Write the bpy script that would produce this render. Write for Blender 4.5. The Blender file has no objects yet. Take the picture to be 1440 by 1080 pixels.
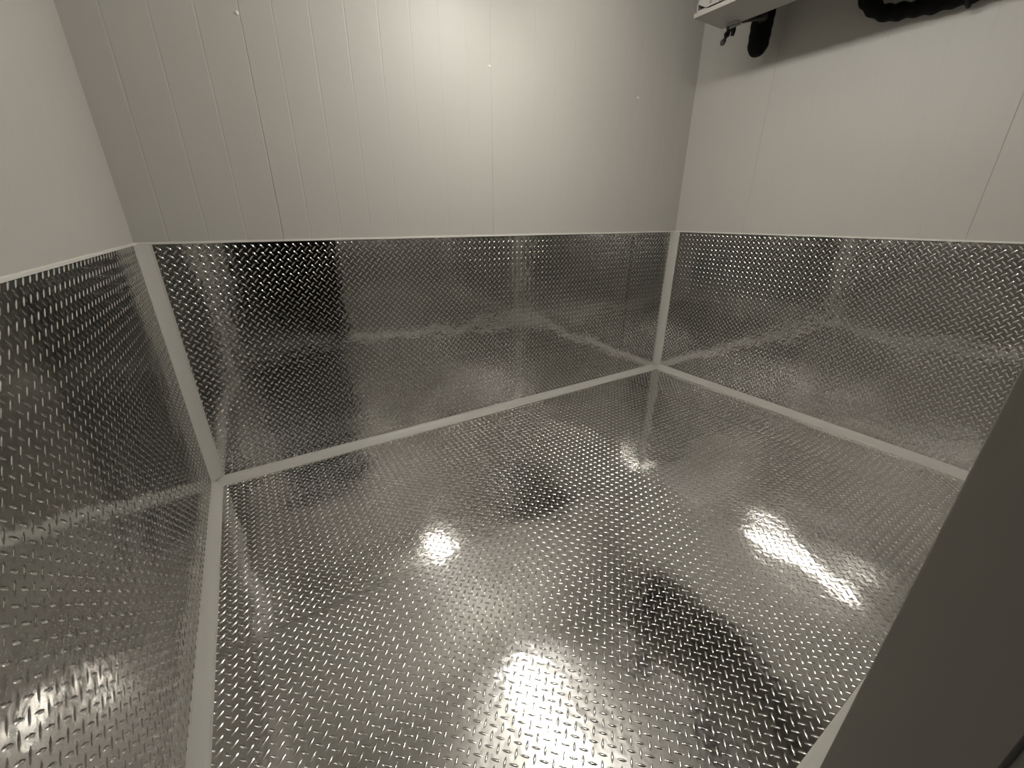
import bpy, bmesh, math, random
import numpy as np
from mathutils import Vector, Matrix

scene = bpy.context.scene
COL = scene.collection
random.seed(7)

# ------------------------------------------------------------------ camera
CAM = Vector((0.38972, -2.40639, 1.33374))
YAW, PITCH, ROLL, FPX = 0.561388, -0.388248, 0.002258, 572.764
fw = Vector((math.sin(YAW)*math.cos(PITCH), math.cos(YAW)*math.cos(PITCH), math.sin(PITCH)))
rt = Vector((math.cos(YAW), -math.sin(YAW), 0.0))
up = rt.cross(fw)
rt2 = rt*math.cos(ROLL) + up*math.sin(ROLL)
up2 = -rt*math.sin(ROLL) + up*math.cos(ROLL)
cd = bpy.data.cameras.new('camera')
cam = bpy.data.objects.new('camera', cd)
COL.objects.link(cam)
M = Matrix(((rt2.x, up2.x, -fw.x, CAM.x), (rt2.y, up2.y, -fw.y, CAM.y), (rt2.z, up2.z, -fw.z, CAM.z), (0, 0, 0, 1)))
cam.matrix_world = M
cd.sensor_fit = 'HORIZONTAL'
cd.sensor_width = 36.0
cd.lens = FPX/1440.0*36.0
cd.clip_start = 0.01
cd.clip_end = 60
scene.camera = cam

# ------------------------------------------------------------------ world, exposure
LAMP_STRENGTH = 67.0
LAMP_COLOR = (1.0, 0.965, 0.91)
w = bpy.data.worlds.new('world')
scene.world = w
w.use_nodes = True
w.node_tree.nodes['Background'].inputs[0].default_value = (0.55, 0.57, 0.6, 1)
w.node_tree.nodes['Background'].inputs[1].default_value = 0.02
vs = scene.view_settings
vs.view_transform = 'Standard'
vs.look = 'None'
vs.gamma = 1.0
vs.use_curve_mapping = False
vs.exposure = 0.0
cy = scene.cycles
cy.max_bounces = 14
cy.diffuse_bounces = 6
cy.glossy_bounces = 10
cy.caustics_reflective = True
cy.blur_glossy = 0.8
cy.sample_clamp_indirect = 12.0
cy.use_denoising = True
cy.denoising_input_passes = 'RGB_ALBEDO_NORMAL'
cy.denoising_prefilter = 'ACCURATE'

# ------------------------------------------------------------------ dimensions (metres)
W = 3.547            # room width along the back wall (x)
D = 2.34             # room depth; back wall y=0, front wall inner face y=-D
H = 2.82             # ceiling
WH = 1.222           # wainscot height
T = 0.10             # panel thickness
DX0, DX1, DH = 0.22, 1.205, 2.03   # doorway

# ------------------------------------------------------------------ materials
def nodes(m):
    m.use_nodes = True
    nt = m.node_tree
    return nt, nt.nodes['Principled BSDF']

def simple(name, col, rough=0.5, metal=0.0, bump=None, spec=0.5):
    m = bpy.data.materials.new(name)
    nt, b = nodes(m)
    b.inputs['Base Color'].default_value = (*col, 1)
    b.inputs['Roughness'].default_value = rough
    b.inputs['Metallic'].default_value = metal
    b.inputs['Specular IOR Level'].default_value = spec
    if bump:
        scale, strength, dist = bump
        tc = nt.nodes.new('ShaderNodeTexCoord')
        n = nt.nodes.new('ShaderNodeTexNoise')
        n.inputs['Scale'].default_value = scale
        n.inputs['Detail'].default_value = 3
        bp = nt.nodes.new('ShaderNodeBump')
        bp.inputs['Strength'].default_value = strength
        bp.inputs['Distance'].default_value = dist
        nt.links.new(tc.outputs['Object'], n.inputs['Vector'])
        nt.links.new(n.outputs['Fac'], bp.inputs['Height'])
        nt.links.new(bp.outputs['Normal'], b.inputs['Normal'])
    return m

def paint_material():
    """embossed painted steel skin of the insulated panels"""
    m = bpy.data.materials.new('panel_paint')
    nt, b = nodes(m)
    b.inputs['Roughness'].default_value = 0.48
    b.inputs['Specular IOR Level'].default_value = 0.45
    tc = nt.nodes.new('ShaderNodeTexCoord')
    big = nt.nodes.new('ShaderNodeTexNoise'); big.inputs['Scale'].default_value = 1.6; big.inputs['Detail'].default_value = 4
    ramp = nt.nodes.new('ShaderNodeMix'); ramp.data_type = 'RGBA'
    ramp.inputs[6].default_value = (0.435, 0.423, 0.388, 1)
    ramp.inputs[7].default_value = (0.470, 0.457, 0.421, 1)
    nt.links.new(tc.outputs['Object'], big.inputs['Vector'])
    nt.links.new(big.outputs['Fac'], ramp.inputs[0])
    nt.links.new(ramp.outputs[2], b.inputs['Base Color'])
    n1 = nt.nodes.new('ShaderNodeTexNoise'); n1.inputs['Scale'].default_value = 160; n1.inputs['Detail'].default_value = 2
    n2 = nt.nodes.new('ShaderNodeTexNoise'); n2.inputs['Scale'].default_value = 9; n2.inputs['Detail'].default_value = 2
    add = nt.nodes.new('ShaderNodeMath'); add.operation = 'MULTIPLY_ADD'; add.inputs[1].default_value = 2.0
    nt.links.new(tc.outputs['Object'], n1.inputs['Vector'])
    nt.links.new(tc.outputs['Object'], n2.inputs['Vector'])
    nt.links.new(n2.outputs['Fac'], add.inputs[0])
    nt.links.new(n1.outputs['Fac'], add.inputs[2])
    bp = nt.nodes.new('ShaderNodeBump'); bp.inputs['Strength'].default_value = 0.35; bp.inputs['Distance'].default_value = 0.001
    nt.links.new(add.outputs[0], bp.inputs['Height'])
    nt.links.new(bp.outputs['Normal'], b.inputs['Normal'])
    return m

def plate_material(name, rough=0.115, col=(0.625, 0.617, 0.60), warp=0.85):
    """bright-finish aluminium with a faint mill grain and slow sheet waviness"""
    m = bpy.data.materials.new(name)
    nt, b = nodes(m)
    tc = nt.nodes.new('ShaderNodeTexCoord')
    oi = nt.nodes.new('ShaderNodeObjectInfo')
    off = nt.nodes.new('ShaderNodeVectorMath'); off.operation = 'ADD'
    nt.links.new(tc.outputs['Object'], off.inputs[0])
    nt.links.new(oi.outputs['Location'], off.inputs[1])
    slow = nt.nodes.new('ShaderNodeTexNoise'); slow.inputs['Scale'].default_value = 2.6; slow.inputs['Detail'].default_value = 1
    mid = nt.nodes.new('ShaderNodeTexNoise'); mid.inputs['Scale'].default_value = 34; mid.inputs['Detail'].default_value = 1
    rv = nt.nodes.new('ShaderNodeTexNoise'); rv.inputs['Scale'].default_value = 5; rv.inputs['Detail'].default_value = 5
    for n in (slow, mid, rv):
        nt.links.new(off.outputs[0], n.inputs['Vector'])
    mr = nt.nodes.new('ShaderNodeMapRange')
    mr.inputs['From Min'].default_value = 0.3; mr.inputs['From Max'].default_value = 0.7
    mr.inputs['To Min'].default_value = rough*0.88; mr.inputs['To Max'].default_value = rough*1.12
    nt.links.new(rv.outputs['Fac'], mr.inputs['Value'])
    b1 = nt.nodes.new('ShaderNodeBump'); b1.inputs['Strength'].default_value = 1.0; b1.inputs['Distance'].default_value = 0.010*warp
    nt.links.new(slow.outputs['Fac'], b1.inputs['Height'])
    b2 = nt.nodes.new('ShaderNodeBump'); b2.inputs['Strength'].default_value = 1.0; b2.inputs['Distance'].default_value = 0.0006
    nt.links.new(mid.outputs['Fac'], b2.inputs['Height'])
    nt.links.new(b1.outputs['Normal'], b2.inputs['Normal'])
    # a tight mirror lobe and a wider satin lobe, both without long tails
    nt.nodes.remove(b)
    lobes = []
    for k in (1.0, 1.9):
        g = nt.nodes.new('ShaderNodeBsdfAnisotropic')
        g.distribution = 'BECKMANN'
        g.inputs['Color'].default_value = (*col, 1)
        sc = nt.nodes.new('ShaderNodeMath'); sc.operation = 'MULTIPLY'; sc.inputs[1].default_value = k
        nt.links.new(mr.outputs['Result'], sc.inputs[0])
        nt.links.new(sc.outputs[0], g.inputs['Roughness'])
        nt.links.new(b2.outputs['Normal'], g.inputs['Normal'])
        lobes.append(g)
    mx = nt.nodes.new('ShaderNodeMixShader')
    mx.inputs[0].default_value = 0.18
    nt.links.new(lobes[0].outputs[0], mx.inputs[1])
    nt.links.new(lobes[1].outputs[0], mx.inputs[2])
    nt.links.new(mx.outputs[0], nt.nodes['Material Output'].inputs['Surface'])
    return m

PAINT = paint_material()
CEIL = simple('ceiling_paint', (0.50, 0.49, 0.455), 0.4, 0, (160, 0.3, 0.001))
PLATE = plate_material('tread_plate_aluminium')
LOZ = plate_material('tread_lozenge_aluminium', rough=0.155)
TRIM = simple('trim_paint', (0.43, 0.42, 0.383), 0.42, 0, (40, 0.2, 0.0006))
CAPM = simple('cap_strip_paint', (0.66, 0.645, 0.595), 0.4, 0, (60, 0.15, 0.0005))
JOINT = simple('joint_shadow_gap', (0.16, 0.155, 0.14), 0.8)
PLUG = simple('plug_plastic', (0.74, 0.72, 0.67), 0.35)
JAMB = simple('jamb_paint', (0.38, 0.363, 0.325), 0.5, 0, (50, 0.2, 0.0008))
RUBBER = simple('gasket_rubber', (0.09, 0.088, 0.08), 0.55)
CASE = simple('cooler_casing', (0.27, 0.26, 0.245), 0.45, 0.3, (60, 0.1, 0.0005))
PANM = simple('pan_aluminium', (0.30, 0.29, 0.265), 0.4, 0.35, (30, 0.15, 0.0005))
FIN = simple('coil_fins', (0.10, 0.10, 0.10), 0.45, 0.7, (300, 0.6, 0.001))
FOAM = simple('black_foam', (0.005, 0.005, 0.0047), 0.65, 0, (90, 0.7, 0.002), 0.1)
TAPE = simple('black_tape', (0.006, 0.006, 0.0055), 0.45, 0, (70, 0.5, 0.002), 0.25)
BLACKP = simple('black_plastic', (0.016, 0.016, 0.016), 0.4)
STEEL = simple('screw_steel', (0.20, 0.19, 0.175), 0.4, 0.8)
CONC = simple('concrete', (0.17, 0.165, 0.155), 0.7, 0, (25, 0.4, 0.003))
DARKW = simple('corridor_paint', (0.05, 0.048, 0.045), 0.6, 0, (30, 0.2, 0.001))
BRASS = simple('valve_brass', (0.03, 0.028, 0.025), 0.5, 0.3)
m = bpy.data.materials.new('lamp_glow')
nt, b = nodes(m)
b.inputs['Base Color'].default_value = (0.8, 0.8, 0.78, 1)
b.inputs['Emission Color'].default_value = (*LAMP_COLOR, 1)
b.inputs['Emission Strength'].default_value = LAMP_STRENGTH
GLOW = m

# ------------------------------------------------------------------ helpers
def link(name, me, mats, parent=None, loc=(0, 0, 0)):
    o = bpy.data.objects.new(name, me)
    COL.objects.link(o)
    for mm in (mats if isinstance(mats, (list, tuple)) else [mats]):
        me.materials.append(mm)
    o.location = loc
    if parent:
        o.parent = parent
    return o

def obj(name, bm, mats, parent=None, smooth=False, loc=(0, 0, 0)):
    me = bpy.data.meshes.new(name)
    bmesh.ops.recalc_face_normals(bm, faces=bm.faces)
    if smooth:
        for f in bm.faces:
            f.smooth = True
    bm.to_mesh(me)
    bm.free()
    return link(name, me, mats, parent, loc)

def struct(name, bm, mats, parent=None, smooth=False, loc=(0, 0, 0)):
    o = obj(name, bm, mats, parent, smooth, loc)
    if parent is None:
        o['kind'] = 'structure'
    return o

def thing(name, label, cat, loc, group=None):
    o = bpy.data.objects.new(name, None)
    COL.objects.link(o)
    o.empty_display_size = 0.1
    o.location = loc
    o['label'] = label
    o['category'] = cat
    if group:
        o['group'] = group
    return o

def tag(o, label, cat, group=None):
    o['label'] = label
    o['category'] = cat
    if group:
        o['group'] = group
    return o

def box(bm, x0, x1, y0, y1, z0, z1, bevel=0.0, mat=0):
    r = bmesh.ops.create_cube(bm, size=1.0)
    vs_ = r['verts']
    for v in vs_:
        v.co = Vector((x0 + (v.co.x+0.5)*(x1-x0), y0 + (v.co.y+0.5)*(y1-y0), z0 + (v.co.z+0.5)*(z1-z0)))
    fs = {f for v in vs_ for f in v.link_faces}
    for f in fs:
        f.material_index = mat
    if bevel > 0:
        es = {e for v in vs_ for e in v.link_edges}
        bmesh.ops.bevel(bm, geom=list(es), offset=bevel, segments=2, affect='EDGES', profile=0.6)

def catmull(pts, n=8):
    P = [Vector(p) for p in pts]
    P = [P[0]*2-P[1]] + P + [P[-1]*2-P[-2]]
    out = []
    for i in range(1, len(P)-2):
        for k in range(n):
            t = k/n
            a, b_, c, d = P[i-1], P[i], P[i+1], P[i+2]
            out.append(0.5*((2*b_) + (c-a)*t + (2*a-5*b_+4*c-d)*t*t + (3*b_-a-3*c+d)*t**3))
    out.append(P[-2])
    return out

def tube(bm, pts, rad, seg=14, cap='flat', smoothn=8):
    """rad: number or function of s in 0..1 -> radius"""
    P = catmull(pts, smoothn) if smoothn else [Vector(p) for p in pts]
    rf = rad if callable(rad) else (lambda s: rad)
    L = [0.0]
    for a, b_ in zip(P, P[1:]):
        L.append(L[-1] + (b_-a).length)
    tang = []
    for i in range(len(P)):
        t = P[min(i+1, len(P)-1)] - P[max(i-1, 0)]
        tang.append(t.normalized())
    nrm = tang[0].orthogonal().normalized()
    rings = []
    for i, p in enumerate(P):
        nrm = (nrm - tang[i]*nrm.dot(tang[i])).normalized()
        bn = tang[i].cross(nrm)
        r = rf(L[i]/L[-1])
        rings.append([bm.verts.new(p + nrm*r*math.cos(2*math.pi*k/seg) + bn*r*math.sin(2*math.pi*k/seg)) for k in range(seg)])
    for a, b_ in zip(rings, rings[1:]):
        for k in range(seg):
            bm.faces.new((a[k], a[(k+1) % seg], b_[(k+1) % seg], b_[k]))
    bm.faces.new(rings[0][::-1])
    bm.faces.new(rings[-1])

def lathe(bm, prof, centre, axis='z', seg=24):
    """prof: list of (radius, height)"""
    rings = []
    c = Vector(centre)
    for r, h in prof:
        ring = []
        for k in range(seg):
            a = 2*math.pi*k/seg
            u, v = max(r, 1e-5)*math.cos(a), max(r, 1e-5)*math.sin(a)
            ring.append(bm.verts.new(c + (Vector((u, v, h)) if axis == 'z' else Vector((h, u, v)) if axis == 'x' else Vector((u, h, v)))))
        rings.append(ring)
    for a, b_ in zip(rings, rings[1:]):
        for k in range(seg):
            bm.faces.new((a[k], a[(k+1) % seg], b_[(k+1) % seg], b_[k]))
    bm.faces.new(rings[0][::-1])
    bm.faces.new(rings[-1])

# ------------------------------------------------------------------ tread plate
PITCH_L = 0.0355      # lattice pitch of each lozenge direction
L_LEN, L_WID, L_HGT = 0.0290, 0.0074, 0.0014
NS = 12
def lozenge_template():
    out = []
    def ring(k, h):
        for i in range(NS):
            a = 2*math.pi*i/NS
            c, s = math.cos(a), math.sin(a)
            x = 0.5*L_LEN*c*(k if k > 0.5 else k+0.18)
            y = 0.5*L_WID*s*(abs(s)**0.35)*k
            out.append((x, y, h))
    ring(1.0, -0.0001)
    ring(0.66, L_HGT*0.62)
    ring(0.28, L_HGT)
    out.append((0, 0, L_HGT*1.06))
    V = np.array(out)
    F = []
    for r in range(2):
        for i in range(NS):
            j = (i+1) % NS
            F.append((r*NS+i, r*NS+j, (r+1)*NS+j, (r+1)*NS+i))
    Tt = [(2*NS+i, 2*NS+(i+1) % NS, 3*NS) for i in range(NS)]
    return V, np.array(F), np.array(Tt)
LV, LQ, LT = lozenge_template()

def tread_plate(name, origin, u, v, width, height, mat=PLATE, parent=None, phase=(0.0, 0.0), holes=None, thick=0.002, keep=None):
    """a rigid sheet: back face through origin spanned by u*width, v*height; lozenges on the u x v side.
    keep(a,b) may reject lozenges (cut-outs)."""
    u = Vector(u); v = Vector(v); n = u.cross(v)
    R = np.array([u, v, n])            # rows
    # lattice
    mgn = 0.0095
    cen, ang = [], []
    for kind in (0, 1):
        a0 = phase[0] + (0.5*PITCH_L if kind else 0.0)
        b0 = phase[1] + (0.5*PITCH_L if kind else 0.0)
        A = np.arange(a0 % PITCH_L, width, PITCH_L)
        B = np.arange(b0 % PITCH_L, height, PITCH_L)
        AA, BB = np.meshgrid(A, B)
        c = np.stack([AA.ravel(), BB.ravel()], 1)
        ok = (c[:, 0] > mgn) & (c[:, 0] < width-mgn) & (c[:, 1] > mgn) & (c[:, 1] < height-mgn)
        c = c[ok]
        cen.append(c); ang.append(np.full(len(c), math.radians(45 if kind else -45)))
    cen = np.concatenate(cen); ang = np.concatenate(ang)
    N = len(cen); nv = len(LV)
    ca, sa = np.cos(ang)[:, None], np.sin(ang)[:, None]
    X = LV[None, :, 0]*ca - LV[None, :, 1]*sa + cen[:, 0:1]
    Y = LV[None, :, 0]*sa + LV[None, :, 1]*ca + cen[:, 1:2]
    Z = np.broadcast_to(LV[None, :, 2] + thick, X.shape)
    loz = np.stack([X, Y, Z], 2).reshape(-1, 3)
    base = np.array([(0, 0, 0), (width, 0, 0), (width, height, 0), (0, height, 0),
                     (0, 0, thick), (width, 0, thick), (width, height, thick), (0, height, thick)], float)
    bq = np.array([(3, 2, 1, 0), (4, 5, 6, 7), (0, 1, 5, 4), (1, 2, 6, 5), (2, 3, 7, 6), (3, 0, 4, 7)])
    offs = (np.arange(N)*nv + 8)[:, None, None]
    quads = np.concatenate([bq.reshape(-1), (LQ[None]+offs).reshape(-1)])
    tris = (LT[None]+offs).reshape(-1)
    verts = np.concatenate([base, loz]) @ R
    nq, ntri = len(quads)//4, len(tris)//3
    me = bpy.data.meshes.new(name)
    me.vertices.add(len(verts))
    me.vertices.foreach_set('co', verts.astype(np.float32).ravel())
    me.loops.add(len(quads)+len(tris))
    me.loops.foreach_set('vertex_index', np.concatenate([quads, tris]).astype(np.int32))
    me.polygons.add(nq+ntri)
    starts = np.concatenate([np.arange(nq)*4, nq*4+np.arange(ntri)*3])
    me.polygons.foreach_set('loop_start', starts.astype(np.int32))
    sm = np.ones(nq+ntri, dtype=bool); sm[:6] = False
    me.polygons.foreach_set('use_smooth', sm)
    me.update(calc_edges=True)
    me.validate()
    mi = np.ones(nq+ntri, dtype=np.int32); mi[:6] = 0
    me.polygons.foreach_set('material_index', mi)
    return link(name, me, [mat, LOZ], parent, origin)

# ------------------------------------------------------------------ insulated panel walls
def wall_profile(length, joints, ribs):
    """list of (s, depth) along the wall: small pressed ribs and deeper panel joints"""
    pts = [(0.0, 0.0)]
    feats = [(j, 'j') for j in joints] + [(r, 'r') for r in ribs if all(abs(r-j) > 0.03 for j in joints)]
    for s, k in sorted(feats):
        if k == 'j':
            pts += [(s-0.0035, 0.0), (s-0.0006, -0.0008), (s-0.0003, -0.003), (s+0.0003, -0.003), (s+0.0006, -0.0008), (s+0.0035, 0.0)]
        else:
            pts += [(s-0.005, 0.0), (s-0.0005, -0.0006), (s+0.002, -0.0006), (s+0.0035, 0.0)]
    pts.append((length, 0.0))
    return pts

def panel_wall(name, o, u, n, length, joints, ribs, z0=0.0, z1=H):
    """wall slab whose inner face runs from o along u; n points into the room"""
    o = Vector(o); u = Vector(u); n = Vector(n)
    bm = bmesh.new()
    prof = wall_profile(length, joints, ribs)
    front0 = [bm.verts.new(u*s + n*d + Vector((0, 0, z0))) for s, d in prof]
    front1 = [bm.verts.new(u*s + n*d + Vector((0, 0, z1))) for s, d in prof]
    back0 = [bm.verts.new(u*s - n*T + Vector((0, 0, z0))) for s in (0, length)]
    back1 = [bm.verts.new(u*s - n*T + Vector((0, 0, z1))) for s in (0, length)]
    for i in range(len(prof)-1):
        bm.faces.new((front0[i], front0[i+1], front1[i+1], front1[i]))
    bm.faces.new((back0[0], back0[1], back1[1], back1[0]))
    bm.faces.new(front0 + back0[::-1])
    bm.faces.new(front1 + back1[::-1])
    bm.faces.new((front0[0], front1[0], back1[0], back0[0]))
    bm.faces.new((front0[-1], front1[-1], back1[-1], back0[-1]))
    return struct(name, bm, PAINT, loc=o)

bm = bmesh.new(); box(bm, -T, W+T, -D-T, T, -0.12, 0.0)
floor = struct('floor', bm, CONC)
bm = bmesh.new(); box(bm, -T, W+T, -D-T, T, H, H+T)
struct('ceiling', bm, CEIL)
JX = [0.570, 1.760, 2.945]
RIBX = [0.12, 0.265, 0.415, 0.695, 0.843, 0.995, 1.148, 1.305, 1.454, 1.608, 1.91, 2.06, 2.21, 2.36, 2.51, 2.66, 2.80, 3.10, 3.25, 3.40]
wb = panel_wall('wall_back', (0, 0, 0), (1, 0, 0), (0, -1, 0), W, JX, RIBX)
RIBY = [0.13, 0.28, 0.43, 0.72, 0.86, 1.001, 1.165, 1.30, 1.43, 1.58, 1.92, 2.07, 2.22]
wr = panel_wall('wall_right', (W, 0, 0), (0, -1, 0), (-1, 0, 0), D, [0.585, 1.765], RIBY)
wl = panel_wall('wall_left', (0, 0, 0), (0, -1, 0), (1, 0, 0), D, [1.30], [0.15, 0.30, 0.45, 0.6, 0.75, 0.9, 1.05])
# front wall with the doorway
bm = bmesh.new()
box(bm, -T, DX0, -D-T, -D, 0, H)
box(bm, DX1, W+T, -D-T, -D, 0, H)
box(bm, DX0, DX1, -D-T, -D, DH, H)
struct('wall_front', bm, PAINT)
# white plugs over the panel cam locks (parts of the back wall)
for x in (0.561, 1.749, 2.937):
    bm = bmesh.new()
    lathe(bm, [(0.0075, 0.0004), (0.0075, -0.002), (0.0055, -0.0035), (0.001, -0.004)], (0, 0, 0), 'y', 18)
    o = obj('lock_plug', bm, PLUG, wb, True, (x, 0, 2.110))
    o['label'] = 'small round white plug'

# floor plates: parts of the floor
SX = 3.045; SY = -1.130
P1 = tread_plate('tread_plate', (0.0, SY+0.0009, 0), (1, 0, 0), (0, 1, 0), SX-0.0007, -SY-0.0009, PLATE, floor, (0.0115, 0.012))
P2 = tread_plate('tread_plate', (0.0, -D, 0), (1, 0, 0), (0, 1, 0), SX-0.0007, D+SY-0.0009, PLATE, floor, (0.0115, 0.0205))
P3 = tread_plate('tread_plate', (SX+0.0007, -D, 0), (1, 0, 0), (0, 1, 0), W-SX-0.0003, D, PLATE, floor, (0.004, 0.003))

# wainscot plates: sheets fixed to the walls
G = 'tread plate wall sheets'
z0 = 0.003
o = tread_plate('wall_sheet', (0, 0, z0), (1, 0, 0), (0, 0, 1), SX-0.0003, WH-z0, PLATE, None, (0.0058, 0.028))
tag(o, 'long aluminium tread plate sheet covering the lower back wall between left corner and seam', 'wall panel', G)
o = tread_plate('wall_sheet', (SX+0.0003, 0, z0), (1, 0, 0), (0, 0, 1), W-SX-0.0003, WH-z0, PLATE, None, (0.011, 0.019))
tag(o, 'narrow tread plate strip on the lower back wall against the right-hand corner trim', 'wall panel', G)
o = tread_plate('wall_sheet', (W, 0, z0), (0, -1, 0), (0, 0, 1), D, WH-z0, PLATE, None, (0.014, 0.027))
tag(o, 'aluminium tread plate sheet covering the lower right wall below the cooling unit', 'wall panel', G)
o = tread_plate('wall_sheet', (0, -D, z0), (0, 1, 0), (0, 0, 1), D, WH-z0, PLATE, None, (0.0105, 0.020))
tag(o, 'aluminium tread plate sheet covering the lower left wall at the photo edge', 'wall panel', G)
o = tread_plate('wall_sheet', (W, -D, z0), (-1, 0, 0), (0, 0, 1), W-DX1-0.003, WH-z0, PLATE, None, (0.01, 0.02))
tag(o, 'tread plate sheet on the front wall to the right of the doorway', 'wall panel', G)

o = tread_plate('wall_sheet', (DX0-0.003, -D, z0), (-1, 0, 0), (0, 0, 1), DX0-0.003, WH-z0, PLATE, None, (0.01, 0.02))
tag(o, 'narrow tread plate sheet on the front wall to the left of the doorway', 'wall panel', G)

# ------------------------------------------------------------------ trims
ntrim = [0]
def cove(o, along, a, b_, length, la, lb, name=None):
    """cove trim: profile legs la along direction a and lb along b_, extruded along `along`"""
    o = Vector(o); along = Vector(along); a = Vector(a); b_ = Vector(b_)
    t = 0.0022
    prof = [(0.0022, 0.0022), (la, 0.0022), (la, 0.0022+t)]
    n = 7
    for i in range(1, n):
        th = i/n*math.pi/2
        # shallow cove: blend of the straight diagonal and a quarter round
        ax = la*(1-math.sin(th)); bx = lb*(1-math.cos(th))
        dx = la*(1-i/n); dy = lb*i/n
        k = 0.32
        prof.append((dx*(1-k)+ax*k + t*0.6, dy*(1-k)+bx*k + t*0.6))
    prof += [(0.0022+t, lb), (0.0022, lb)]
    bm = bmesh.new()
    r0 = [bm.verts.new(a*p + b_*q) for p, q in prof]
    r1 = [bm.verts.new(a*p + b_*q + along*length) for p, q in prof]
    m_ = len(prof)
    for i in range(m_):
        bm.faces.new((r0[i], r0[(i+1) % m_], r1[(i+1) % m_], r1[i]))
    bm.faces.new(r0[::-1]); bm.faces.new(r1)
    ntrim[0] += 1
    return struct(f'trim_{ntrim[0]}', bm, TRIM, loc=o)

X, Y, Z = Vector((1, 0, 0)), Vector((0, 1, 0)), Vector((0, 0, 1))
cove((0, 0, 0.03), Z, X, -Y, WH-0.03, 0.058, 0.050)        # back left corner, upright
cove((W, 0, 0.03), Z, -X, -Y, WH-0.03, 0.055, 0.050)       # back right corner, upright
cove((W, -D, 0.03), Z, -X, Y, WH-0.03, 0.05, 0.05)         # front right corner
cove((0, -D, 0.03), Z, X, Y, WH-0.03, 0.05, 0.05)          # front left corner
cove((0.0, 0, 0), X, -Y, Z, W, 0.060, 0.036)               # floor, back
cove((0, 0, 0), -Y, X, Z, D, 0.048, 0.040)                 # floor, left
cove((W, 0, 0), -Y, -X, Z, D, 0.055, 0.040)                # floor, right
cove((DX1-0.02, -D, 0), X, Y, Z, W-DX1+0.02, 0.050, 0.036)       # floor, front right
# low sill strip across the doorway floor
bm = bmesh.new(); box(bm, DX0-0.02, DX1-0.02, -D, -D+0.05, 0.0022, 0.006, 0.0015)
ntrim[0] += 1; struct(f'trim_{ntrim[0]}', bm, TRIM)
# cap strips over the wall sheets
def cap(x0, x1, y0, y1):
    bm = bmesh.new(); box(bm, x0, x1, y0, y1, WH, WH+0.0090, 0.0014)
    ntrim[0] += 1
    struct(f'trim_{ntrim[0]}', bm, CAPM)
cap(0, W, -0.0075, 0)
cap(W-0.0075, W, -D, 0)
cap(0, 0.0095, -D, 0)
cap(DX1, W, -D, -D+0.0075)
cap(0, DX0, -D, -D+0.0075)

# ------------------------------------------------------------------ door frame
bm = bmesh.new()
JY0, JY1 = -D-0.24, -D
box(bm, DX1-0.003, DX1+0.004, JY0, JY1+0.001, 0, DH, 0.001)
dj = struct('door_1', bm, JAMB)
bm = bmesh.new(); box(bm, DX1-0.006, DX1+0.004, -2.508, -2.501, 0.0, DH, 0.002)
obj('gasket', bm, RUBBER, dj)
bm = bmesh.new(); box(bm, DX0-0.004, DX0+0.003, JY0, JY1+0.001, 0, DH, 0.001)
obj('jamb', bm, JAMB, dj)
bm = bmesh.new(); box(bm, DX0-0.004, DX1+0.004, JY0, JY1+0.001, DH-0.003, DH+0.004, 0.001)
obj('head', bm, JAMB, dj)

# passage outside the doorway (only ever seen mirrored in the plates)
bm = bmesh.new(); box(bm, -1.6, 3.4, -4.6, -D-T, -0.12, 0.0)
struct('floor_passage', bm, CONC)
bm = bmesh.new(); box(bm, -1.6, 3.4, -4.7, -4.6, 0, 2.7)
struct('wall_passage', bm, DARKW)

# ------------------------------------------------------------------ ceiling lamp (room centre)
LX, LY, LZ = 1.735, -1.06, 2.55
lamp = thing('ceiling_light', 'long narrow ceiling light running down the middle of the cold room', 'light', (LX, LY, H))
LL = 1.15
bm = bmesh.new()
box(bm, -0.028, 0.028, -LL/2-0.03, LL/2+0.03, LZ-H+0.030, LZ-H+0.10, 0.008)
obj('housing', bm, CASE, lamp)
bm = bmesh.new()
NSEG = 20
ra = [bm.verts.new((0.050*math.cos(2*math.pi*k/NSEG), -LL/2, LZ-H+0.031*math.sin(2*math.pi*k/NSEG))) for k in range(NSEG)]
rb = [bm.verts.new((v.co.x, LL/2, v.co.z)) for v in ra]
for k in range(NSEG):
    bm.faces.new((ra[k], ra[(k+1) % NSEG], rb[(k+1) % NSEG], rb[k]))
bm.faces.new(ra); bm.faces.new(rb)
obj('diffuser', bm, GLOW, lamp)
for y in (-0.38, 0.38):
    bm = bmesh.new(); box(bm, -0.04, 0.04, y-0.012, y+0.012, LZ-H+0.098, 0.0, 0.002)
    obj('bracket', bm, CASE, lamp)

# ------------------------------------------------------------------ evaporator
UX0, UX1, UY0, UY1, UZ0, UZ1 = 2.805, 3.069, -1.96, -0.487, 2.375, 2.78
ev = thing('evaporator', 'pale ceiling-hung cooling unit with a drip pan in the top right corner', 'cooling unit', ((UX0+UX1)/2, (UY0+UY1)/2, UZ0))
def rel(o):
    o.matrix_parent_inverse = Matrix.Translation(-ev.location)
    return o
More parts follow.
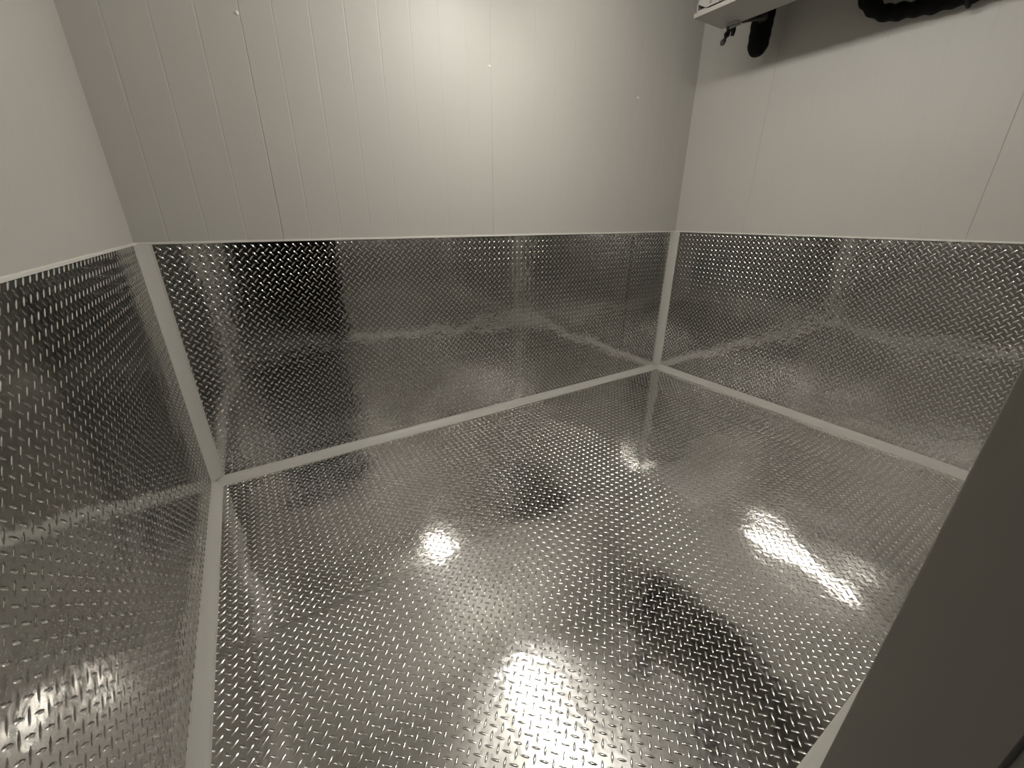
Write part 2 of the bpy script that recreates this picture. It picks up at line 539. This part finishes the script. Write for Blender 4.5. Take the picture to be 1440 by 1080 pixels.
# casing: end plates, top and front with two fan openings
bm = bmesh.new()
box(bm, UX0+0.006, UX1, UY1-0.012, UY1-0.006, UZ0+0.02, UZ1, 0.001)
box(bm, UX0+0.006, UX1, UY0+0.006, UY0+0.012, UZ0+0.02, UZ1, 0.001)
box(bm, UX0+0.006, UX1, UY0+0.012, UY1-0.012, UZ1-0.006, UZ1, 0.001)
rel(obj('casing', bm, CASE, ev))
FANY = [-0.90, -1.60]
FR = 0.145
bm = bmesh.new()
fz = (UZ0+0.02+UZ1)/2
def front_panel(bm, y0, y1):
    yc, N = (y0+y1)/2, 32
    for xx, flip in ((UX0+0.006, False), (UX0+0.012, True)):
        inner, outer = [], []
        for k in range(N):
            a = 2*math.pi*k/N
            c, s = math.cos(a), math.sin(a)
            inner.append(bm.verts.new((xx, yc+FR*c, fz+FR*s)))
            hy, hz = (y1-y0)/2, (UZ1-UZ0-0.02)/2
            sc = min(hy/max(abs(c), 1e-6), hz/max(abs(s), 1e-6))
            outer.append(bm.verts.new((xx, yc+sc*c, fz+sc*s)))
        for k in range(N):
            j = (k+1) % N
            bm.faces.new((inner[k], inner[j], outer[j], outer[k]))
ym = (UY0+UY1)/2
front_panel(bm, ym, UY1-0.006)
front_panel(bm, UY0+0.006, ym)
box(bm, UX0+0.006, UX0+0.012, UY0+0.006, UY1-0.006, UZ0+0.016, UZ0+0.03)
rel(obj('front_panel', bm, CASE, ev))
FANY = [(ym+UY1-0.006)/2, (ym+UY0+0.006)/2]
for fy in FANY:
    bm = bmesh.new()
    for r in (0.035, 0.07, 0.105, 0.144):
        pts = [(UX0+0.002, fy+r*math.cos(2*math.pi*k/24), fz+r*math.sin(2*math.pi*k/24)) for k in range(25)]
        tube(bm, pts, 0.0022, 6, smoothn=0)
    for k in range(4):
        a = math.pi/4 + k*math.pi/2
        tube(bm, [(UX0+0.001, fy+0.02*math.cos(a), fz+0.02*math.sin(a)), (UX0+0.001, fy+0.152*math.cos(a), fz+0.152*math.sin(a))], 0.0022, 6, smoothn=0)
    g = rel(obj('fan_guard', bm, BLACKP, ev, True))
    bm = bmesh.new()
    lathe(bm, [(0.022, 0.0), (0.026, 0.008), (0.026, 0.03), (0.01, 0.032)], (UX0+0.02, fy, fz), 'x', 16)
    for k in range(4):
        a = k*math.pi/2
        vs_ = []
        for (r, da, dx) in ((0.024, -0.35, 0.0), (0.132, -0.42, 0.0), (0.132, 0.42, 0.03), (0.024, 0.35, 0.02)):
            vs_.append(bm.verts.new((UX0+0.026+dx, fy+r*math.cos(a+da), fz+r*math.sin(a+da))))
        bm.faces.new(vs_)
    rel(obj('fan_blade', bm, BLACKP, ev))
# coil at the rear
bm = bmesh.new()
box(bm, UX1-0.11, UX1-0.004, UY0+0.014, UY1-0.014, UZ0+0.032, UZ1-0.008)
rel(obj('coil', bm, FIN, ev))
# drip pan with rolled front lip, open towards the rear
bm = bmesh.new()
box(bm, UX0, UX1, UY0, UY1, UZ0, UZ0+0.003, 0.001)
box(bm, UX0-0.004, UX0+0.004, UY0, UY1, UZ0-0.002, UZ0+0.020, 0.0025)
box(bm, UX1-0.003, UX1, UY0, UY1, UZ0+0.002, UZ0+0.022, 0.001)
box(bm, UX0, UX1, UY1-0.003, UY1, UZ0+0.002, UZ0+0.022, 0.001)
box(bm, UX0, UX1, UY0, UY0+0.003, UZ0+0.002, UZ0+0.022, 0.001)
pan = rel(obj('drip_pan', bm, PANM, ev))
# clip that holds the pan end
bm = bmesh.new()
box(bm, UX1-0.045, UX1-0.02, UY1-0.12, UY1-0.07, UZ0-0.006, UZ0+0.001, 0.002)
box(bm, UX1-0.004, UX1+0.004, UY1-0.12, UY1-0.05, UZ0-0.014, UZ0+0.02, 0.002)
rel(obj('pan_bracket', bm, CASE, ev))
for y, z in ((-0.576, 2.421), (-0.634, 2.413), (-1.20, 2.415), (-1.85, 2.415)):
    bm = bmesh.new()
    lathe(bm, [(0.006, 0.0), (0.006, -0.003), (0.003, -0.005)], (UX0+0.0065, y, z), 'x', 10)
    rel(obj('screw', bm, STEEL, ev, True))
for y in (UY1-0.15, UY0+0.15):
    bm = bmesh.new()
    box(bm, UX0+0.05, UX1-0.05, y-0.02, y+0.02, UZ1, H, 0.001)
    rel(obj('hanger', bm, CASE, ev))

# insulated drain stub beside the right wall, fed by a short pipe from the pan
st = thing('drain_trap', 'thick black insulated pipe stub hanging under the rear edge of the cooling unit', 'pipe', (3.41, -0.52, 2.42))
def under(root, o):
    o.matrix_parent_inverse = Matrix.Translation(-root.location)
    return o
bm = bmesh.new()
def stub_r(s):
    base = 0.058 + 0.008*(1-s) + 0.0012*math.sin(s*40)
    if s > 0.80:
        q = (s-0.80)/0.20
        base *= math.sqrt(max(0.0, 1-q*q*0.985))
    return base
tube(bm, [(3.415, -0.525, 2.62), (3.415, -0.522, 2.53), (3.412, -0.522, 2.45), (3.408, -0.524, 2.38), (3.404, -0.526, 2.283)], stub_r, 22, smoothn=14)
under(st, obj('insulation', bm, FOAM, st, True))
bm = bmesh.new()
tube(bm, [(3.093, -0.600, 2.392), (3.10, -0.640, 2.390), (3.15, -0.655, 2.400), (3.25, -0.620, 2.43), (3.37, -0.545, 2.47)], lambda s: 0.018+0.008*s, 12)
under(st, obj('side_pipe', bm, TAPE, st, True))
bm = bmesh.new()
tube(bm, [(3.352, -0.560, 2.478), (3.345, -0.552, 2.460), (3.346, -0.550, 2.440)], 0.006, 8)
o = under(st, obj('clip', bm, PLUG, st, True)); o['label'] = 'small pale clip'

# expansion valve with a taped tail at the pan end
ex = thing('expansion_valve', 'small black valve with ragged tape tail at the far end of the cooling unit', 'valve', (3.09, -0.53, 2.38))
bm = bmesh.new()
tube(bm, [(3.080, -0.555, 2.402), (3.085, -0.534, 2.380), (3.087, -0.520, 2.355), (3.089, -0.507, 2.333), (3.09, -0.497, 2.314)],
     lambda s: 0.022 - 0.012*s + 0.0035*math.sin(s*21), 10, smoothn=8)
under(ex, obj('tape_tail', bm, TAPE, ex, True))
bm = bmesh.new()
lathe(bm, [(0.010, -0.016), (0.015, -0.006), (0.014, 0.006), (0.006, 0.013)], (3.09, -0.493, 2.316), 'z', 8)
under(ex, obj('valve_stem', bm, BRASS, ex))
bm = bmesh.new()
tube(bm, [(3.09, -0.548, 2.376), (3.09, -0.552, 2.352), (3.09, -0.549, 2.330)], lambda s: 0.015-0.005*s, 8)
under(ex, obj('strap', bm, TAPE, ex, True))

# insulated suction line looping along the right wall behind the unit
hs = thing('suction_line', 'black foam wrapped hose looping low along the right wall behind the cooling unit', 'hose', (3.485, -1.25, 2.31))
bm = bmesh.new()
hp = [(3.485, -0.99, 2.56), (3.485, -1.022, 2.460), (3.485, -1.066, 2.395), (3.485, -1.112, 2.350), (3.485, -1.160, 2.326), (3.485, -1.21, 2.316),
      (3.485, -1.284, 2.306), (3.485, -1.39, 2.298), (3.485, -1.475, 2.297), (3.485, -1.62, 2.31), (3.47, -1.78, 2.36), (3.40, -1.90, 2.45), (3.27, -1.94, 2.50), (3.16, -1.94, 2.52)]
tube(bm, hp, lambda s: 0.036 + 0.0032*math.sin(s*125) + 0.002*math.sin(s*57), 16, smoothn=14)
under(hs, obj('insulation', bm, FOAM, hs, True))
bm = bmesh.new()
tube(bm, [(3.47, -1.472, 2.338), (3.447, -1.475, 2.30), (3.47, -1.480, 2.256), (3.482, -1.486, 2.246)], 0.008, 8)
under(hs, obj('cable_tie', bm, TAPE, hs, True))
